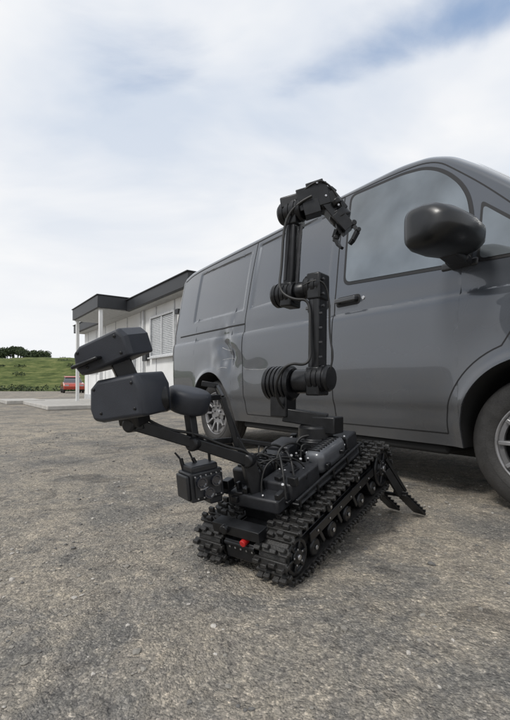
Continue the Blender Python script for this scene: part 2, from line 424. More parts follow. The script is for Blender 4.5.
for side, nm in ((1, 'left'), (-1, 'right')):
    yc = side*GA
    belt = MB(RX)
    M0 = 140; vs = []; fs = []
    for i in range(M0):
        x, z, a, _ = tpath(TT*i/M0); nx, nz = sin(a), -cos(a)
        for yy, o in ((-.050, 0), (.050, 0), (.050, -.008), (-.050, -.008)): vs.append((x+nx*o, yc+yy, z+nz*o))
    for i in range(M0):
        j = (i+1) % M0
        for k in range(4): k2 = (k+1) % 4; fs.append((i*4+k, i*4+k2, j*4+k2, j*4+k))
    belt.add(vs, fs); belt.done(nm+'_belt', M_track, rob)
    sh = MB(RX)
    for i in range(NS):
        x, z, a, _ = tpath(TT*i/NS); nx, nz = sin(a), -cos(a)
        def pl(du, dy, dn): return (x+cos(a)*du+nx*dn, yc+dy, z+sin(a)*du+nz*dn)
        ry = -a
        sh.box(pl(0, 0, .004), (.027, TW, .010), (0, ry, 0))
        for q_, dy in enumerate((-.046, -.0155, .0155, .046)):
            off = .005 if ((i+q_) % 2) else -.005
            sh.box(pl(off, dy, .016), (.014, .024, .020), (0, ry, 0), .88)
        sh.box(pl(0, TW/2-.002, .0), (.014, .012, .016), (0, ry, 0)); sh.box(pl(0, -TW/2+.002, .0), (.014, .012, .016), (0, ry, 0))
        sh.box(pl(0, 0, -.012), (.010, .014, .018), (0, ry, 0))
    sh.done(nm+'_track_shoes', M_track, rob, .002, 1)
    wh = MB(RX); st = MB(RX)
    for xx, rr in ((0, r0-.012), (CL, r1-.012)):
        for s2 in (-1, 1):
            y0 = yc+s2*.034; y1 = yc+s2*.054
            wh.lathe((xx, y0, 0), (xx, y1, 0), [(0, rr), (.014, rr), (.018, rr-.006), (.018, rr-.014), (.010, rr-.018), (.010, rr*.45), (.020, rr*.42), (.022, rr*.3)], 36)
            for k in range(6):
                a = k*pi/3; wh.bar((xx+rr*.35*cos(a), yc+s2*.048, rr*.35*sin(a)), (xx+rr*.85*cos(a), yc+s2*.048, rr*.85*sin(a)), .010, .010, (0, 1, 0))
            st.rod((xx, yc+s2*.054, 0), (xx, yc+s2*.061, 0), .013 if xx else .009, 16)
            for k in range(5):
                a = k*2*pi/5+.3; st.rod((xx+.026*cos(a), yc+s2*.053, .026*sin(a)), (xx+.026*cos(a), yc+s2*.057, .026*sin(a)), .0035, 8)
    for k in range(5):
        xx = .12+k*.13; zz = -(r0+(r1-r0)*xx/CL)+.042
        wh.rod((xx, yc-.048, zz), (xx, yc+.048, zz), .032, 24)
        st.rod((xx, yc+side*.049, zz), (xx, yc+side*.053, zz), .008, 10)
    for xx in (.25, .5):
        zz = (r0+(r1-r0)*xx/CL)-.030; wh.rod((xx, yc-.048, zz), (xx, yc+.048, zz), .022, 20); st.rod((xx, yc+side*.049, zz), (xx, yc+side*.052, zz), .006, 10)
    wh.bar((.04, yc, .010), (CL-.05, yc, .015), .062, .045)
    wh.bar((.09, yc+side*.046, .015), (CL-.1, yc+side*.046, .023), .008, .035)
    for k in range(4): wh.bar((.15+.14*k, yc+side*.046, .02), (.18+.14*k, yc+side*.046, -.045), .008, .016)
    for k in range(6): st.rod((.14+.09*k, yc+side*.051, .018), (.14+.09*k, yc+side*.054, .018), .004, 8)
    wh.done(nm+'_running_gear', M_blk, rob, .003, 2); st.done(nm+'_bolts', M_steel, rob)

hull = MB(RX)
hull.box((.37, 0, .0), (.74, .14, .11)); hull.box((.37, 0, .07), (.60, .15, .05)); hull.box((-.03, 0, .01), (.07, .13, .07))
hull.box((.37, 0, .122), (.54, .30, .012))
hull.done('hull', M_blk, rob, .008, 3)
d = MB(RX)
d.box((.22, .085, .172), (.22, .12, .09)); d.box((.20, -.06, .162), (.20, .13, .065)); d.box((.40, .09, .178), (.12, .11, .10))
d.box((.63, 0, .160), (.10, .22, .075)); d.box((.07, .0, .138), (.08, .22, .05))
d.done('electronics_boxes', M_blk2, rob, .008, 3)
g = MB(RX); g.box((.43, -.085, .178), (.22, .085, .095)); g.done('battery_case', M_grey, rob, .03, 6, 60)
g = MB(RX)
for k in range(9): g.box((.345+k*.02, -.085, .227), (.006, .05, .006))
for k in range(7): g.box((.14+k*.022, .085, .219), (.008, .10, .008))
g.done('cooling_fins', M_blk, rob, .001, 1)
gb = MB(RX); gs = MB(RX); rr = random.Random(3)
for k in range(60):
    x = rr.uniform(.02, .62); y = rr.uniform(-.14, .14); z = .13+rr.uniform(0, .085)
    sx, sy, sz = rr.uniform(.012, .04), rr.uniform(.012, .035), rr.uniform(.01, .035)
    gb.box((x, y, z), (sx, sy, sz), (0, 0, rr.uniform(-.3, .3)))
for k in range(40):
    x = rr.uniform(.02, .6); y = rr.uniform(-.14, .14); z = .14+rr.uniform(0, .07)
    gs.rod((x, y, z), (x-.01, y-.008, z+.016), rr.uniform(.003, .0065), 12)
for k in range(10):
    gs.box((-.066, -.055+k*.012, .02+.01*(k % 2)), (.006, .006, .006))
gb.done('connectors', M_blk, rob, .003); gs.done('fasteners', M_steel, rob)
fr = MB(RX)
for sy in (-1, 1):
    fr.rod((.08, sy*.155, .150), (.62, sy*.155, .165), .006, 12)
    for k in range(5): fr.rod((.10+k*.125, sy*.155, .12), (.10+k*.125, sy*.155, .155), .005, 10)
fr.done('deck_rails', M_blk, rob)
rc = MB(RX)
rc.rod((-.055, -.03, .055), (-.082, -.03, .052), .012, 16)
rc.done('red_stop_button', M_redp, rob)
nb = MB(RX)
nb.rod((-.06, -.065, .03), (-.06, .065, .03), .010, 16); nb.box((-.05, .0, .085), (.05, .20, .035)); nb.rod((-.07, .04, .09), (-.09, .04, .09), .016, 20)
nb.done('nose_bar', M_blk, rob, .003)

cb = MB(); cbR = Matrix.Translation((-.190, 1.50, .300)) @ Matrix.Rotation(radians(34), 4, 'Z') @ Matrix.Rotation(radians(-6), 4, 'Y')
cb.X = cbR
cb.box((0, 0, 0), (.125, .10, .10)); cb.box((0, .0, .058), (.10, .085, .025)); cb.box((-.068, 0, .0), (.012, .09, .085)); cb.box((0, -.055, 0), (.10, .012, .075))
cb.box((.04, 0, -.062), (.05, .06, .03)); cb.bar((.05, .03, -.03), (.19, .01, -.09), .04, .03)
cb.done('sensor_box', M_blk2, rob, .006, 3)
lb = MB(); lb.X = cbR
for px_, pz in ((-.03, .018), (.025, .015), (-.005, -.022)): lb.lathe((px_, -.06, pz), (px_, -.08, pz), [(0, .019), (.014, .019), (.014, .015), (.010, .012), (.010, .001)], 24)
lb.done('sensor_lenses', M_lens, rob)
lb = MB(); lb.X = cbR
for k in range(6): lb.rod((-.05+k*.02, -.061, .04), (-.05+k*.02, -.065, .04), .003, 8)
for k in range(5): lb.rod((-.045+k*.022, -.061, -.035), (-.045+k*.022, -.065, -.035), .003, 8)
lb.box((-.02, -.062, -.005), (.03, .002, .006))
lb.done('sensor_screws', M_steel, rob)
an = MB()
an.rod((-.250, 1.50, .34), (-.262, 1.50, .385), .007, 12); an.rod((-.262, 1.50, .38), (-.283, 1.50, .405), .0035, 10)
an.rod((-.205, 1.51, .355), (-.222, 1.51, .385), .007, 12); an.rod((-.222, 1.51, .38), (-.236, 1.51, .41), .0035, 10)
an.rod((-.16, 1.52, .355), (-.165, 1.52, .40), .005, 12)
an.done('antennas', M_blk, rob)

bm_ = MB()
bm_.bar((-.385, 1.35, .555), (-.372, 1.35, .500), .05, .05)
bm_.bar((-.385, 1.345, .520), (-.20, 1.42, .448), .034, .040, h2=.034); bm_.bar((-.20, 1.42, .448), (-.02, 1.50, .375), .034, .034, h2=.04)
bm_.bar((-.03, 1.50, .395), (.005, 1.515, .26), .034, .05)
bm_.bar((-.075, 1.56, .445), (.03, 1.60, .27), .018, .03)
for q in ((-.385, 1.345, .518), (-.20, 1.42, .448), (-.02, 1.50, .378)): bm_.rod((q[0]-.012, q[1]-.026, q[2]), (q[0]+.012, q[1]+.026, q[2]), .024, 24)
bm_.done('camera_boom', M_blk, rob, .004, 2)
yk = MB()
yk.bar((-.20, 1.60, .650), (-.14, 1.60, .640), .018, .02); yk.bar((-.145, 1.60, .642), (-.065, 1.60, .44), .018, .022)
yk.bar((-.065, 1.60, .44), (.01, 1.60, .27), .018, .024)
yk.bar((-.115, 1.52, .60), (-.065, 1.53, .42), .010, .018); yk.bar((-.20, 1.42, .448), (-.065, 1.59, .44), .016, .02)
yk.bar((-.145, 1.60, .642), (-.115, 1.52, .60), .012, .014); yk.bar((-.065, 1.60, .435), (.06, 1.63, .415), .012, .016)
yk.done('support_yoke', M_blk, rob, .002, 2)
def R3(x, y, z): return (radians(x), radians(y), radians(z))
def hexhead(name, c, rot, L, H, D, chin, bev):
    prof = [(-.50*L, -.18*H), (-.44*L, .30*H), (-.30*L, .46*H), (.42*L, .50*H), (.50*L, .20*H), (.47*L, -.46*H), (-.34*L+chin*L, -.50*H), (-.46*L, -.44*H)]
    n = len(prof); M = Matrix.Translation(c) @ Matrix.Rotation(rot[2], 4, 'Z') @ Matrix.Rotation(rot[1], 4, 'Y') @ Matrix.Rotation(rot[0], 4, 'X')
    vs = []; fs = []
    lay = [(-.5*D, .90), (-.40*D, 1.), (.36*D, 1.), (.5*D, .86)]
    for y, k in lay: vs += [(x*k, y, z*k) for x, z in prof]
    for i in range(3):
        for j in range(n): j2 = (j+1) % n; fs.append((i*n+j, i*n+j2, (i+1)*n+j2, (i+1)*n+j))
    fs.append(tuple(range(n))); fs.append(tuple(3*n+j for j in range(n)))
    mb = MB(); mb.add(vs, fs, M); mb.done(name, M_head, rob, bev, 3, 30)
    sm = MB(); Mx = M
    for (x, z) in ((-.38*L, .30*H), (.38*L, .34*H), (.38*L, -.30*H), (-.30*L, -.32*H)):
        sm.lathe(Mx @ Vector((x*.88, -.5*D, z*.88)), Mx @ Vector((x*.88, -.5*D-.003, z*.88)), [(0, .0045), (.002, .0045), (.003, .003)], 12)
    sm.done(name+'_screws', M_blk, rob)
hexhead('upper_camera_head', (-.432, 1.30, .748), R3(10, -19, -16), .198, .090, .16, 0, .005)
hexhead('lower_camera_head', (-.380, 1.31, .608), R3(4, -7, -20), .198, .132, .17, .04, .007)
h = MB(); h.box((-.478, 1.255, .712), (.09, .10, .010), R3(8, -19, -14)); h.bar((-.39, 1.31, .66), (-.415, 1.30, .72), .06, .06)
h.rod((-.305, 1.33, .60), (-.275, 1.34, .605), .045, 28); h.bar((-.385, 1.34, .56), (-.38, 1.35, .52), .08, .06)
h.done('head_joint', M_blk, rob, .004)
h = MB(); h.lathe((-.232, 1.43, .552), (-.212, 1.418, .640), [(0, .050), (.006, .064), (.016, .071), (.062, .074), (.074, .070), (.080, .060)], 44)
h.done('radio_dome', M_head, rob, ang=60)
h = MB(); h.bar((-.222, 1.43, .565), (-.205, 1.42, .455), .03, .03); h.bar((-.16, 1.45, .60), (-.13, 1.52, .60), .02, .02); h.done('dome_stalk', M_blk, rob, .003)

A = Vector((.79, -.61, 0)).normalized()
ar = MB()
ar.lathe((.262, 1.838, .36), (.262, 1.838, .475), [(0, .085), (.05, .085), (.052, .075), (.10, .075), (.112, .066)], 40)
ar.box((.30, 1.82, .475), (.13, .09, .07), R3(0, 0, -37)); ar.bar((.31, 1.83, .49), (.13, 1.88, .515), .08, .06)
ar.box((.125, 1.885, .575), (.085, .085, .14), R3(0, 0, -37))
ar.done('turret', M_blk, rob, .01, 3)
ar = MB()
def barrel(mb, p, L, r, ribs=0, n=36):
    p = Vector(p); q = p+A*L
    prof = [(0, r*.6), (.002, r*.86), (.008, r*.9), (.012, r)]
    if ribs:
        for k in range(ribs):
            s = .016+(L-.03)*k/ribs; e = (L-.03)/ribs
            prof += [(s, r), (s+e*.6, r), (s+e*.62, r*.93), (s+e*.98, r*.93)]
    prof += [(L-.012, r), (L-.006, r*.9), (L-.001, r*.86), (L, r*.6)]
    mb.lathe(p, q, prof, n)
barrel(ar, (.065, 1.935, .652), .135, .076, 5)
barrel(ar, (.175, 1.852, .66), .085, .052, 0)
barrel(ar, (.235, 1.806, .672), .10, .056, 3)
barrel(ar, (.092, 1.925, 1.045), .115, .054, 4)
barrel(ar, (.182, 1.853, 1.052), .055, .038, 0)
barrel(ar, (.222, 1.823, 1.062), .085, .050, 2)
barrel(ar, (.120, 1.910, 1.405), .115, .050, 3)
ar.done('arm_joint_motors', M_blk, rob)
ar = MB()
ar.bar((.262, 1.79, .64), (.266, 1.79, 1.10), .078, .050, A)
ar.bar((.262, 1.79, .60), (.262, 1.79, .72), .092, .062, A); ar.bar((.266, 1.79, 1.0), (.266, 1.79, 1.11), .090, .062, A)
ar.bar((.155, 1.875, 1.01), (.178, 1.872, 1.43), .070, .046, A)
ar.bar((.155, 1.875, .985), (.158, 1.875, 1.09), .085, .058, A); ar.bar((.174, 1.872, 1.34), (.18, 1.872, 1.445), .084, .056, A)
ar.bar((.12, 1.885, 1.437), (.225, 1.85, 1.452), .07, .05)
ar.done('arm_links', M_blk, rob, .007, 3)
pl_ = MB()
for z in (.70, .76, .82, .88, .94): pl_.box((.256, 1.757, z), (.05, .006, .008), R3(0, 0, -37))
pl_.bar((.234, 1.768, .70), (.238, 1.768, 1.0), .012, .012, A); pl_.bar((.132, 1.855, 1.10), (.148, 1.85, 1.34), .012, .012, A)
pl_.bar((.182, 1.848, 1.08), (.20, 1.85, 1.34), .010, .014, A)
for z in (.72, .97, 1.02, 1.08): pl_.rod((.275, 1.752, z), (.283, 1.740, z), .006, 10)
pl_.done('link_covers', M_blk2, rob, .002)
wr = MB()
wr.bar((.19, 1.86, 1.432), (.318, 1.84, 1.462), .09, .095); wr.box((.262, 1.84, 1.488), (.075, .07, .05), R3(0, -14, -10)); wr.box((.245, 1.83, 1.40), (.07, .06, .06), R3(0, -14, -10))
wr.rod((.30, 1.805, 1.445), (.30, 1.885, 1.445), .052, 28)
wr.bar((.305, 1.84, 1.452), (.365, 1.835, 1.375), .08, .078); wr.rod((.352, 1.835, 1.392), (.380, 1.83, 1.352), .046, 28)
wr.rod((.335, 1.79, 1.425), (.35, 1.79, 1.405), .022, 16); wr.box((.33, 1.835, 1.475), (.03, .05, .025), R3(0, 40, 0))
wr.done('wrist', M_blk, rob, .007, 3)
gr = MB()
gr.bar((.348, 1.83, 1.372), (.402, 1.825, 1.308), .080, .048)
for s in (-1, 1):
    a0 = Vector((.388+s*.028, 1.825-s*.018, 1.322+s*.006)); a1 = a0+Vector((s*.014+.004, -s*.010, -.032)); a2 = a1+Vector((-s*.016-.002, s*.010, -.036)); a3 = a2+Vector((-s*.012, s*.01, -.014))
    gr.bar(a0, a1, .036, .016); gr.bar(a1, a2, .034, .014, w2=.028); gr.bar(a2, a3, .028, .012, w2=.02)
    gr.rod(a0+Vector((0, -.024, 0)), a0+Vector((0, .024, 0)), .012, 14); gr.rod(a1+Vector((0, -.022, 0)), a1+Vector((0, .022, 0)), .010, 14)
gr.bar((.35, 1.82, 1.34), (.366, 1.82, 1.295), .014, .016)
gr.done('gripper', M_blk, rob, .002)
gs = MB()
for p in ((.262, 1.80, 1.50), (.30, 1.80, 1.445), (.35, 1.785, 1.40)): gs.rod(p, (p[0], p[1]-.006, p[2]), .005, 10)
gs.rod((.262, 1.752, .672), (.268, 1.747, .672), .012, 14)
gs.done('arm_bolts', M_steel, rob)
cable('arm_cable', [(.13, 1.84, .54), (.07, 1.80, .60), (.12, 1.75, .74), (.23, 1.74, .72), (.225, 1.75, .85), (.23, 1.76, 1.0), (.16, 1.78, 1.0), (.10, 1.82, 1.05), (.115, 1.83, 1.15), (.125, 1.84, 1.35), (.18, 1.81, 1.42), (.24, 1.79, 1.44)], .006, M_cable, rob)
cable('arm_cable_2', [(.29, 1.75, .66), (.325, 1.73, .74), (.305, 1.75, .85), (.31, 1.76, 1.02), (.26, 1.73, 1.09), (.20, 1.78, 1.06)], .004, M_cable, rob)
cable('wrist_cable', [(.20, 1.82, 1.47), (.26, 1.79, 1.515), (.32, 1.80, 1.49), (.36, 1.79, 1.42), (.385, 1.80, 1.36)], .004, M_cable, rob)
rc_ = random.Random(11)
for k in range(12):
    x, y = rc_.uniform(.06, .4), rc_.uniform(-.12, .12); x2, y2 = x+rc_.uniform(.06, .2), rc_.uniform(-.13, .13)
    cable('deck_cable_%d' % k, [(x, y, .15), (x+.02, y+.01, .24), ((x+x2)/2, (y+y2)/2, .25+rc_.uniform(0, .04)), (x2, y2, .21), (x2+.01, y2, .15)], rc_.choice((.003, .004, .005)), M_cable, rob, RX)
cable('boom_cable', [(-.37, 1.36, .55), (-.30, 1.37, .50), (-.20, 1.41, .485), (-.10, 1.46, .43), (-.01, 1.49, .41), (.03, 1.52, .33)], .005, M_cable, rob)
tl = MB()
for s in (-.19, -.05, .09):
    b0 = RX @ Vector((CL+.03, s, -.02))
    base = Vector((.795, 2.10, .0))+v*(s+.18)*.9
    k1 = base+Vector((-.115, -.09, .13)); k2 = base+Vector((.01, .0, .014))
    tl.bar(b0, k1, .016, .035); tl.bar(k1, k2, .055, .010, w2=.065)
    tl.bar(b0+Vector((0, 0, .05)), k1+Vector((.03, .02, .01)), .010, .014)
    for k in range(7):
        c = k1.lerp(k2, k/6.5); tl.bar(c+v*.034+Vector((0, 0, .008)), c-v*.034+Vector((0, 0, .008)), .010, .012)
p_ = RX @ Vector((CL+.02, -.19, -.02)); q_ = RX @ Vector((CL+.02, .12, -.02)); tl.rod(p_, q_, .012, 14)
tl.rod(Vector((.70, 2.02, .12)), Vector((.70, 2.02, .12))+v*.26, .009, 14)
tl.done('stabiliser_paddles', M_blk, rob, .002)

# ================================================================= BUILDING
BO = Vector((-1.526, 9.98, 0))
BX = Matrix.Translation(BO) @ Matrix(((.584, .812, 0, 0), (-.812, .584, 0, 0), (0, 0, 1, 0), (0, 0, 0, 1)))
bld = empty('site_office_building', BO)
b = MB(BX); b.box((-5.0, 3.0, 1.45), (10.3, 5.7, 2.9)); b.done('walls', M_white, bld, .01)
b = MB(BX)
for k in range(9):
    x = .05-k*1.2
    b.box((x, .143, 1.45), (.05, .02, 2.88))
b.box((-5.0, .143, .15), (10.28, .03, .3)); b.done('wall_joint_battens', M_frame, bld, .004)
b = MB(BX); b.box((-5.0, 2.9, 3.06), (10.75, 6.3, .32)); b.box((-5.0, 2.9, 3.225), (10.82, 6.37, .03)); b.done('roof_fascia', M_fascia, bld, .010)
b = MB(BX); b.box((-5.0, 2.9, 2.895), (10.6, 6.1, .02)); b.done('soffit', M_soffit, bld)
b = MB(BX); b.box((-5.17, -.53, 3.10), (3.07, 1.16, .36)); b.box((-5.17, -.53, 3.29), (3.13, 1.22, .03)); b.done('porch_canopy', M_fascia, bld, .010)
b = MB(BX); b.box((-5.17, -.53, 2.905), (2.95, 1.04, .03)); b.done('porch_soffit', M_soffit, bld)
b = MB(BX)
for x in (-3.78, -6.55): b.box((x, -.98, 1.48), (.10, .10, 2.82))
b.done('porch_posts', M_white, bld, .006)
b = MB(BX); b.box((-1.83, .125, 2.02), (1.50, .03, 1.08)); b.box((-4.9, .125, 1.15), (1.7, .03, 2.1)); b.box((-8.4, .125, 1.8), (1.6, .03, 1.1)); b.done('glazing', M_bglass, bld)
b = MB(BX)
def wframe(cx, cz, w, h, mull=()):
    for s in (-1, 1):
        b.box((cx+s*w/2, .10, cz), (.07, .08, h+.07)); b.box((cx, .10, cz+s*h/2), (w-.07, .08, .07))
    for m in mull: b.box((cx+m, .10, cz), (.05, .07, h-.07))
wframe(-1.83, 2.02, 1.56, 1.12, (0,)); wframe(-4.9, 1.15, 1.76, 2.14, (0,)); wframe(-8.4, 1.8, 1.66, 1.16, (0,))
b.box((-1.83, .07, 1.43), (1.70, .12, .04))
b.done('window_frames', M_frame, bld, .006)
b = MB(BX)
for k in range(22): b.box((-1.83, .106, 1.50+k*.048), (1.42, .010, .030))
b.done('blinds', M_frame, bld)
b = MB(BX); b.rod((-.30, .09, .1), (-.30, .09, 2.9), .04, 12); b.rod((-3.2, .09, .1), (-3.2, .09, 2.9), .035, 12); b.done('downpipes', M_frame, bld)
b = MB(BX); b.box((-2.95, .06, 1.55), (.28, .10, .36)); b.box((-.75, .07, 2.5), (.18, .14, .12)); b.done('meter_box_and_wall_lamp', M_fascia, bld, .01)
b = MB(BX); b.box((-6.3, -1.2, .06), (6.2, 2.6, .12)); b.box((-9.0, -2.4, .07), (2.5, 1.2, .14)); b.done('entrance_slab', M_conc, bld, .02)

# ================================================================= RED CAR far away
CO = Vector((-17.2, 40, 0)); CX = Matrix.Translation(CO) @ Matrix.Rotation(radians(-62), 4, 'Z')
car = empty('red_car', CO)
def extr(mb, prof, w, tw=None):
    n = len(prof); tw = tw or [w]*n
    vs = [(x, -ww/2, z) for (x, z), ww in zip(prof, tw)]+[(x, ww/2, z) for (x, z), ww in zip(prof, tw)]
    fs = [tuple(range(n)), tuple(range(2*n-1, n-1, -1))]+[(i, (i+1) % n, n+(i+1) % n, n+i) for i in range(n)]
    mb.add(vs, fs)
c = MB(CX); extr(c, [(-2.1, .35), (2.05, .32), (2.15, .6), (2.0, .85), (1.1, .98), (-1.9, 1.02), (-2.15, .9)], 1.75)
c.done('body', M_carred, car, .06, 3)
c = MB(CX); extr(c, [(1.05, .96), (.35, 1.45), (-1.3, 1.52), (-1.95, 1.0)], 1.5, [1.62, 1.3, 1.3, 1.62]); c.done('cabin_glass', M_carglass, car, .04)
c = MB(CX); extr(c, [(.42, 1.45), (.2, 1.56), (-1.2, 1.60), (-1.42, 1.50)], 1.36); c.done('roof', M_carred, car, .03)
c = MB(CX)
for x in (-1.3, 1.3):
    for y in (-.80, .80): c.rod((x, y-.1, .32), (x, y+.1, .32), .32, 24)
c.done('wheels', M_tyre, car)
c = MB(CX)
for y in (-.68, .68): c.box((-2.14, y, .82), (.06, .28, .16))
c.done('tail_lights', M_red, car, .01)
c = MB(CX)
for y in (-.62, .62): c.box((2.09, y, .7), (.1, .34, .14))
c.done('headlights', M_steel, car, .01)

# ================================================================= TERRAIN
def gz(x, y):
    if abs(x) < 6.2 and 0 < y < 9.7:
        return .014*noise.noise(Vector((x*1.1, y*1.1, 0)))+.007*noise.noise(Vector((x*3.7, y*3.7, 5)))+.003*noise.noise(Vector((x*9, y*9, 8)))-.004
    return 0
def build_ground():
    xs = [-600, -200, -80, -30, -10]+[-6+.06*i for i in range(201)]+[10, 30, 80, 200, 600]
    ys = [-60, -10, -2]+[0+.05*i for i in range(100)]+[5+.12*i for i in range(39)]+[12, 16, 24, 40, 80, 200, 900]
    vs = [(x, y, gz(x, y)) for y in ys for x in xs]
    nx = len(xs); fs = [(j*nx+i, j*nx+i+1, (j+1)*nx+i+1, (j+1)*nx+i) for j in range(len(ys)-1) for i in range(nx-1)]
    m, nt, bs = newmat('worn_chipseal'); N, L = nt.nodes, nt.links
    tc = N.new('ShaderNodeTexCoord')
    def noi(sc, det=6, rough=.6, dist=0.):
        q = N.new('ShaderNodeTexNoise'); q.inputs['Scale'].default_value = sc; q.inputs['Detail'].default_value = det; q.inputs['Roughness'].default_value = rough; q.inputs['Distortion'].default_value = dist
        L.new(tc.outputs['Object'], q.inputs['Vector']); return q
    def ramp(src, stops):
        r = N.new('ShaderNodeValToRGB'); e = r.color_ramp.elements
        e[0].position, e[0].color = stops[0][0], (*stops[0][1], 1); e[1].position, e[1].color = stops[-1][0], (*stops[-1][1], 1)
        for p, c in stops[1:-1]: q = e.new(p); q.color = (*c, 1)
        L.new(src, r.inputs['Fac']); return r
    def mix(bt, fac, a, b_):
        q = N.new('ShaderNodeMix'); q.data_type = 'RGBA'; q.blend_type = bt
        if hasattr(fac, 'default_value'): L.new(fac, q.inputs[0])
        else: q.inputs[0].default_value = fac
        L.new(a, q.inputs[6]); L.new(b_, q.inputs[7]); return q.outputs[2]
    big = noi(1.9, 7, .72, .6); big2 = noi(.45, 4, .6); mid = noi(11, 5, .75); fine = noi(75, 4, .8); mask = noi(3.1, 6, .7, .8)
    base = ramp(big.outputs['Fac'], [(.30, (.155, .153, .149)), (.43, (.200, .193, .182)), (.52, (.275, .255, .226)), (.60, (.300, .275, .240)), (.68, (.21, .203, .19))])
    dirt = ramp(big2.outputs['Fac'], [(.35, (.82, .83, .85)), (.62, (1.18, 1.15, 1.09))])
    c = mix('MULTIPLY', 1., base.outputs[0], dirt.outputs[0])
    mr = ramp(mid.outputs['Fac'], [(.34, (.66, .66, .67)), (.46, (1., 1., 1.)), (.56, (1.05, 1.04, 1.02)), (.68, (1.38, 1.35, 1.30))])
    c = mix('MULTIPLY', 1., c, mr.outputs[0])
    spots = ramp(mask.outputs['Fac'], [(.36, (.66, .66, .67)), (.43, (1., 1., 1.)), (.62, (1., 1., 1.)), (.70, (1.35, 1.31, 1.24))])
    c = mix('MULTIPLY', 1., c, spots.outputs[0])
    fr_ = ramp(fine.outputs['Fac'], [(.30, (.62, .62, .62)), (.5, (1., 1., 1.)), (.70, (1.35, 1.33, 1.30))])
    c = mix('MULTIPLY', 1., c, fr_.outputs[0])
    def vor(sc):
        q = N.new('ShaderNodeTexVoronoi'); q.inputs['Scale'].default_value = sc
        L.new(tc.outputs['Object'], q.inputs['Vector']); return q
    v1 = vor(190); v2 = vor(62)
    sp1 = N.new('ShaderNodeSeparateColor'); L.new(v1.outputs['Color'], sp1.inputs[0])
    cr = ramp(sp1.outputs[0], [(0, (.6, .6, .6)), (.6, (.98, .97, .95)), (.85, (1.15, 1.13, 1.1)), (1., (1.9, 1.85, 1.78))])
    c = mix('MULTIPLY', .75, c, cr.outputs[0])
    sp2 = N.new('ShaderNodeSeparateColor'); L.new(v2.outputs['Color'], sp2.inputs[0])
    cr2 = ramp(sp2.outputs[1], [(0, (.75, .75, .77)), (.9, (1.05, 1.04, 1.0)), (.97, (1.6, 1.54, 1.45))])
    c = mix('MULTIPLY', .5, c, cr2.outputs[0])
    L.new(c, bs.inputs['Base Color']); bs.inputs['Roughness'].default_value = .9
    bs.inputs['Specular IOR Level'].default_value = .25
    def mth(op, a, b_):
        q = N.new('ShaderNodeMath'); q.operation = op
        for i, s in enumerate((a, b_)):
            if hasattr(s, 'default_value'): L.new(s, q.inputs[i])
            else: q.inputs[i].default_value = s
        return q.outputs[0]
    hsum = mth('ADD', mth('MULTIPLY', v1.outputs['Distance'], -.45), mth('MULTIPLY', v2.outputs['Distance'], -.6))
    hsum = mth('ADD', hsum, mth('MULTIPLY', fine.outputs['Fac'], .7)); hsum = mth('ADD', hsum, mth('MULTIPLY', mid.outputs['Fac'], 3.0))
    hsum = mth('ADD', hsum, mth('MULTIPLY', mask.outputs['Fac'], 7.0))
    bp = N.new('ShaderNodeBump'); bp.inputs['Strength'].default_value = .8; bp.inputs['Distance'].default_value = .008
    L.new(hsum, bp.inputs['Height']); L.new(bp.outputs['Normal'], bs.inputs['Normal'])
    mk('ground', vs, fs, m, None, ang=80)
build_ground()

ico = bmesh.new(); bmesh.ops.create_icosphere(ico, subdivisions=1, radius=1)
iv = [v_.co.copy() for v_ in ico.verts]; ifc = [tuple(q.index for q in f.verts) for f in ico.faces]; ico.free()
vs = []; fs = []; fmi = []
rg = random.Random(5)
cl = [(rg.uniform(-2.5, 3), rg.uniform(.5, 6)) for _ in range(60)]
for k in range(17000):
    if rg.random() < .65:
        q = rg.choice(cl); x = rg.gauss(q[0], .28); y = rg.gauss(q[1], .28)
    else: x = rg.uniform(-4, 3.5); y = .35+7*rg.random()**1.5
    if y < .3: continue
    r = .0016+.0065*rg.random()**3.6
    if rg.random() < .015: r = rg.uniform(.008, .015)
    z = gz(x, y)
    b0 = len(vs); sx, sy, sz = rg.uniform(.8, 1.5), rg.uniform(.7, 1.2), rg.uniform(.4, .8); th = rg.uniform(0, 6.28)
    for p in iv:
        j = 1+rg.uniform(-.25, .25); a, b_ = p.x*sx*r*j, p.y*sy*r*j
        vs.append((x+a*cos(th)-b_*sin(th), y+a*sin(th)+b_*cos(th), z+r*.25+p.z*sz*r*j))
    fs += [tuple(b0+i for i in f) for f in ifc]; fmi += [rg.choice((0, 0, 0, 1, 2))]*len(ifc)
mk('gravel', vs, fs, None, None, smooth=False, mats=[pmat('stone_grey', (.24, .225, .20), .85), pmat('stone_dark', (.13, .126, .12), .85), pmat('stone_pale', (.42, .395, .36), .85)], fmi=fmi)

# grass bank
vs = []; fs = []
GX, GY = 200, 34
for j in range(GY+1):
    for i in range(GX+1):
        x = -160+260*i/GX; y = 50+60*j/GY+4*noise.noise(Vector((x*.03, 0, 3)))
        s = sstep(0, .42, j/GY); z = -.05+5.6*s*(1+.08*noise.noise(Vector((x*.03, y*.03, 0))))+.5*s*noise.noise(Vector((x*.15, y*.15, 2)))+.18*sstep(0, .05, j/GY)*noise.noise(Vector((x*.7, y*.7, 2)))
        vs.append((x, y, z))
for j in range(GY):
    for i in range(GX): a = j*(GX+1)+i; fs.append((a, a+1, a+GX+2, a+GX+1))
m, nt, bs = newmat('grass'); N, L = nt.nodes, nt.links
tc = N.new('ShaderNodeTexCoord'); mp = N.new('ShaderNodeMapping'); mp.inputs['Scale'].default_value = (.5, 1, 2.2); L.new(tc.outputs['Object'], mp.inputs['Vector'])
q1 = N.new('ShaderNodeTexNoise'); q1.inputs['Scale'].default_value = .9; q1.inputs['Detail'].default_value = 9; q1.inputs['Roughness'].default_value = .78; L.new(mp.outputs[0], q1.inputs['Vector'])
r = N.new('ShaderNodeValToRGB'); e = r.color_ramp.elements
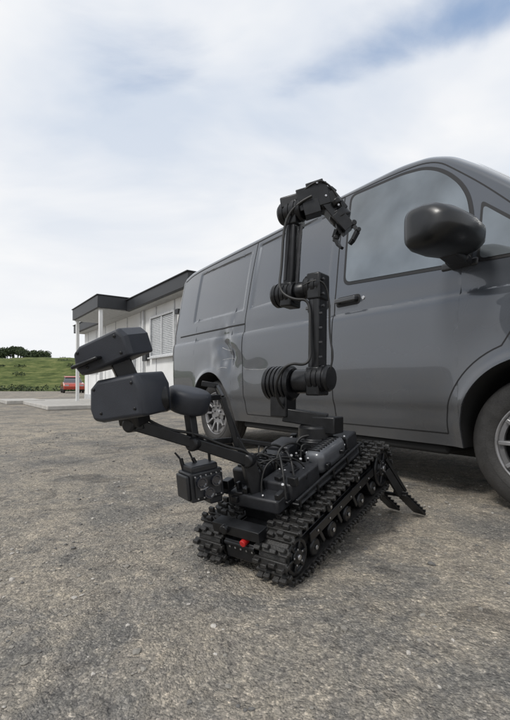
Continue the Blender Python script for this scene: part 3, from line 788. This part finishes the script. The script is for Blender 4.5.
e[0].position = .36; e[0].color = (.032, .046, .016, 1); e[1].position = .68; e[1].color = (.20, .195, .08, 1); q = e.new(.5); q.color = (.085, .108, .036, 1)
L.new(q1.outputs['Fac'], r.inputs['Fac']); L.new(r.outputs[0], bs.inputs['Base Color']); bs.inputs['Roughness'].default_value = .95; bs.inputs['Specular IOR Level'].default_value = .1
mk('grass_bank', vs, fs, m, None, ang=80)

def foliage(name, clumps, nleaf, ls, cols, trunk=True):
    vs = []; fs = []; fm = []; r_ = random.Random(9)
    for (cx, cy, cz, rx, ry, rz) in clumps:
        for k in range(nleaf):
            d = Vector((r_.gauss(0, 1), r_.gauss(0, 1), r_.gauss(0, 1))).normalized()*r_.random()**.4
            p = Vector((cx+d.x*rx, cy+d.y*ry, cz+d.z*rz)); a = Vector((r_.gauss(0, 1), r_.gauss(0, 1), r_.gauss(0, 1))).normalized(); b_ = a.orthogonal().normalized(); s = ls*r_.uniform(.6, 1.4)
            i0 = len(vs); vs += [p-a*s, p+b_*s*.6, p+a*s, p-b_*s*.6]; fs.append((i0, i0+1, i0+2, i0+3)); fm.append(r_.randrange(len(cols)))
        if trunk:
            vs += [Vector((cx-.12, cy, cz-rz-1.0)), Vector((cx+.12, cy, cz-rz-1.0)), Vector((cx+.05, cy, cz+rz*.3)), Vector((cx-.05, cy, cz+rz*.3))]
            n0 = len(vs)-4; fs.append((n0, n0+1, n0+2, n0+3)); fm.append(0)
    mk(name, vs, fs, None, None, smooth=False, mats=cols, fmi=fm)
leafm = [pmat('leaf_dark', (.018, .030, .012), .8), pmat('leaf_mid', (.035, .055, .02), .8), pmat('leaf_light', (.06, .085, .03), .8)]
r_ = random.Random(4); cl = []
for k in range(70):
    x = -62+21.5*(k+.5)/70; top = 7.9+.6*sin(x*.9)+.3*r_.random()
    if x > -43: top -= .45*(x+43)
    cl.append((x, 83+r_.uniform(-1.5, 1.5), top-.75-.3*r_.random(), r_.uniform(.6, 1.2), 1.0, r_.uniform(.6, .95)))
foliage('distant_trees', cl, 330, .13, leafm)
cl = []
for k in range(150):
    x = -120+170*k/149; cl.append((x+r_.uniform(-.5, .5), 80+r_.uniform(-1, 1), 5.55+r_.uniform(-.15, .25), 1.2, .6, .40))
for k in range(60):
    x = -75+60*r_.random(); cl.append((x, 51.5+r_.uniform(-1, 1)+4*noise.noise(Vector((x*.03, 0, 3))), .25, r_.uniform(.6, 1.6), .6, r_.uniform(.3, .7)))
for k in range(30):
    x = -75+60*r_.random(); j = r_.uniform(.1, .4); cl.append((x, 50+60*j, -.05+5.6*sstep(0, .42, j)+.1, r_.uniform(.4, 1.2), .5, r_.uniform(.2, .45)))
foliage('hedge', cl, 90, .11, leafm, False)

# ================================================================= SKY / LIGHT
w = bpy.data.worlds.new('World'); scene.world = w; w.use_nodes = True
nt = w.node_tree; N, L = nt.nodes, nt.links
bg = N['Background']; bg.inputs['Strength'].default_value = .12
SV = Vector((-.55, -.50, .80)).normalized()
sky = N.new('ShaderNodeTexSky'); sky.sky_type = 'NISHITA'; sky.sun_disc = False
sky.sun_elevation = math.asin(SV.z); sky.sun_rotation = atan2(SV.x, SV.y); sky.air_density = 1.0; sky.dust_density = .6
tc = N.new('ShaderNodeTexCoord'); sx = N.new('ShaderNodeSeparateXYZ'); L.new(tc.outputs['Generated'], sx.inputs[0])
def mth(op, a, b_=0., cl=False):
    q = N.new('ShaderNodeMath'); q.operation = op; q.use_clamp = cl
    for i, s in enumerate((a, b_)):
        if hasattr(s, 'default_value'): L.new(s, q.inputs[i])
        else: q.inputs[i].default_value = s
    return q.outputs[0]
zc = mth('ADD', mth('MAXIMUM', sx.outputs[2], 0.), .12)
pxn = mth('DIVIDE', sx.outputs[0], zc); pyn = mth('DIVIDE', sx.outputs[1], zc)
cx = N.new('ShaderNodeCombineXYZ'); L.new(pxn, cx.inputs[0]); L.new(pyn, cx.inputs[1])
mp = N.new('ShaderNodeMapping'); mp.inputs['Rotation'].default_value = (0, 0, radians(27)); mp.inputs['Scale'].default_value = (.85, 1.25, 1); L.new(cx.outputs[0], mp.inputs['Vector'])
def noi(sc, det, ro, vec, dist=0.):
    q = N.new('ShaderNodeTexNoise'); q.inputs['Scale'].default_value = sc; q.inputs['Detail'].default_value = det; q.inputs['Roughness'].default_value = ro; q.inputs['Distortion'].default_value = dist
    L.new(vec, q.inputs['Vector']); return q.outputs['Fac']
n1 = noi(2.3, 8, .53, mp.outputs[0], .3); n2 = noi(1.1, 5, .5, mp.outputs[0], .3)
def gap(cx_, cy_, la, lb, ang, amp):
    ca, sa = cos(ang), sin(ang)
    dx = mth('SUBTRACT', pxn, cx_); dy = mth('SUBTRACT', pyn, cy_)
    a = mth('MULTIPLY', mth('ADD', mth('MULTIPLY', dx, ca), mth('MULTIPLY', dy, sa)), 1/la)
    b_ = mth('MULTIPLY', mth('SUBTRACT', mth('MULTIPLY', dy, ca), mth('MULTIPLY', dx, sa)), 1/lb)
    r2 = mth('ADD', mth('MULTIPLY', a, a), mth('MULTIPLY', b_, b_))
    return mth('MULTIPLY', mth('POWER', 2.718, mth('MULTIPLY', r2, -1.)), amp)
gp = mth('ADD', gap(.40, 1.02, .44, .09, radians(-27), .58), gap(-.28, 1.10, .36, .17, radians(-15), .30))
gp = mth('ADD', gp, gap(.55, .82, .6, .10, radians(-20), .30))
cov = mth('SUBTRACT', mth('ADD', mth('MULTIPLY', mth('SUBTRACT', n1, .5), 1.3), 1.12), gp)
mr = N.new('ShaderNodeMapRange'); mr.interpolation_type = 'SMOOTHSTEP'; mr.inputs['From Min'].default_value = .38; mr.inputs['From Max'].default_value = .95; L.new(cov, mr.inputs['Value'])
hz = N.new('ShaderNodeMapRange'); hz.interpolation_type = 'SMOOTHSTEP'; hz.inputs['From Min'].default_value = .10; hz.inputs['From Max'].default_value = .55
hz.inputs['To Min'].default_value = 1; hz.inputs['To Max'].default_value = 0; L.new(sx.outputs[2], hz.inputs['Value'])
cr = N.new('ShaderNodeValToRGB'); e = cr.color_ramp.elements
e[0].position = .38; e[0].color = (.68, .75, .86, 1); e[1].position = .60; e[1].color = (.96, .97, .99, 1); L.new(n2, cr.inputs['Fac'])
def cmix(fac, a, b_, bt='MIX'):
    q = N.new('ShaderNodeMix'); q.data_type = 'RGBA'; q.blend_type = bt
    if hasattr(fac, 'default_value'): L.new(fac, q.inputs[0])
    else: q.inputs[0].default_value = fac
    for i, s in ((6, a), (7, b_)):
        if isinstance(s, tuple): q.inputs[i].default_value = s
        else: L.new(s, q.inputs[i])
    return q.outputs[2]
cl10 = cmix(1., cr.outputs[0], (8.1, 8.1, 8.1, 1), 'MULTIPLY')
blue = cmix(.75, sky.outputs[0], (2.9, 4.0, 5.9, 1))
c = cmix(mr.outputs[0], blue, cl10)
c = cmix(mth('MULTIPLY', hz.outputs[0], .88), c, (7.75, 7.85, 8.0, 1))
L.new(c, bg.inputs['Color'])
sl = bpy.data.lights.new('sun', 'SUN'); sl.energy = 2.2; sl.angle = radians(13); sl.color = (1, .965, .91)
so = bpy.data.objects.new('sun', sl); COL.objects.link(so); so.rotation_euler = SV.to_track_quat('Z', 'Y').to_euler(); so.location = (0, 0, 10)

# ================================================================= CAMERA
cd = bpy.data.cameras.new('camera'); co = bpy.data.objects.new('camera', cd); COL.objects.link(co)
co.location = (0, 0, .64); co.rotation_euler = (radians(90), 0, 0)
cd.sensor_fit = 'VERTICAL'; cd.sensor_height = 36; cd.lens = 36*425/720; cd.shift_y = 26/720; cd.clip_end = 3000; cd.clip_start = .05
scene.camera = co
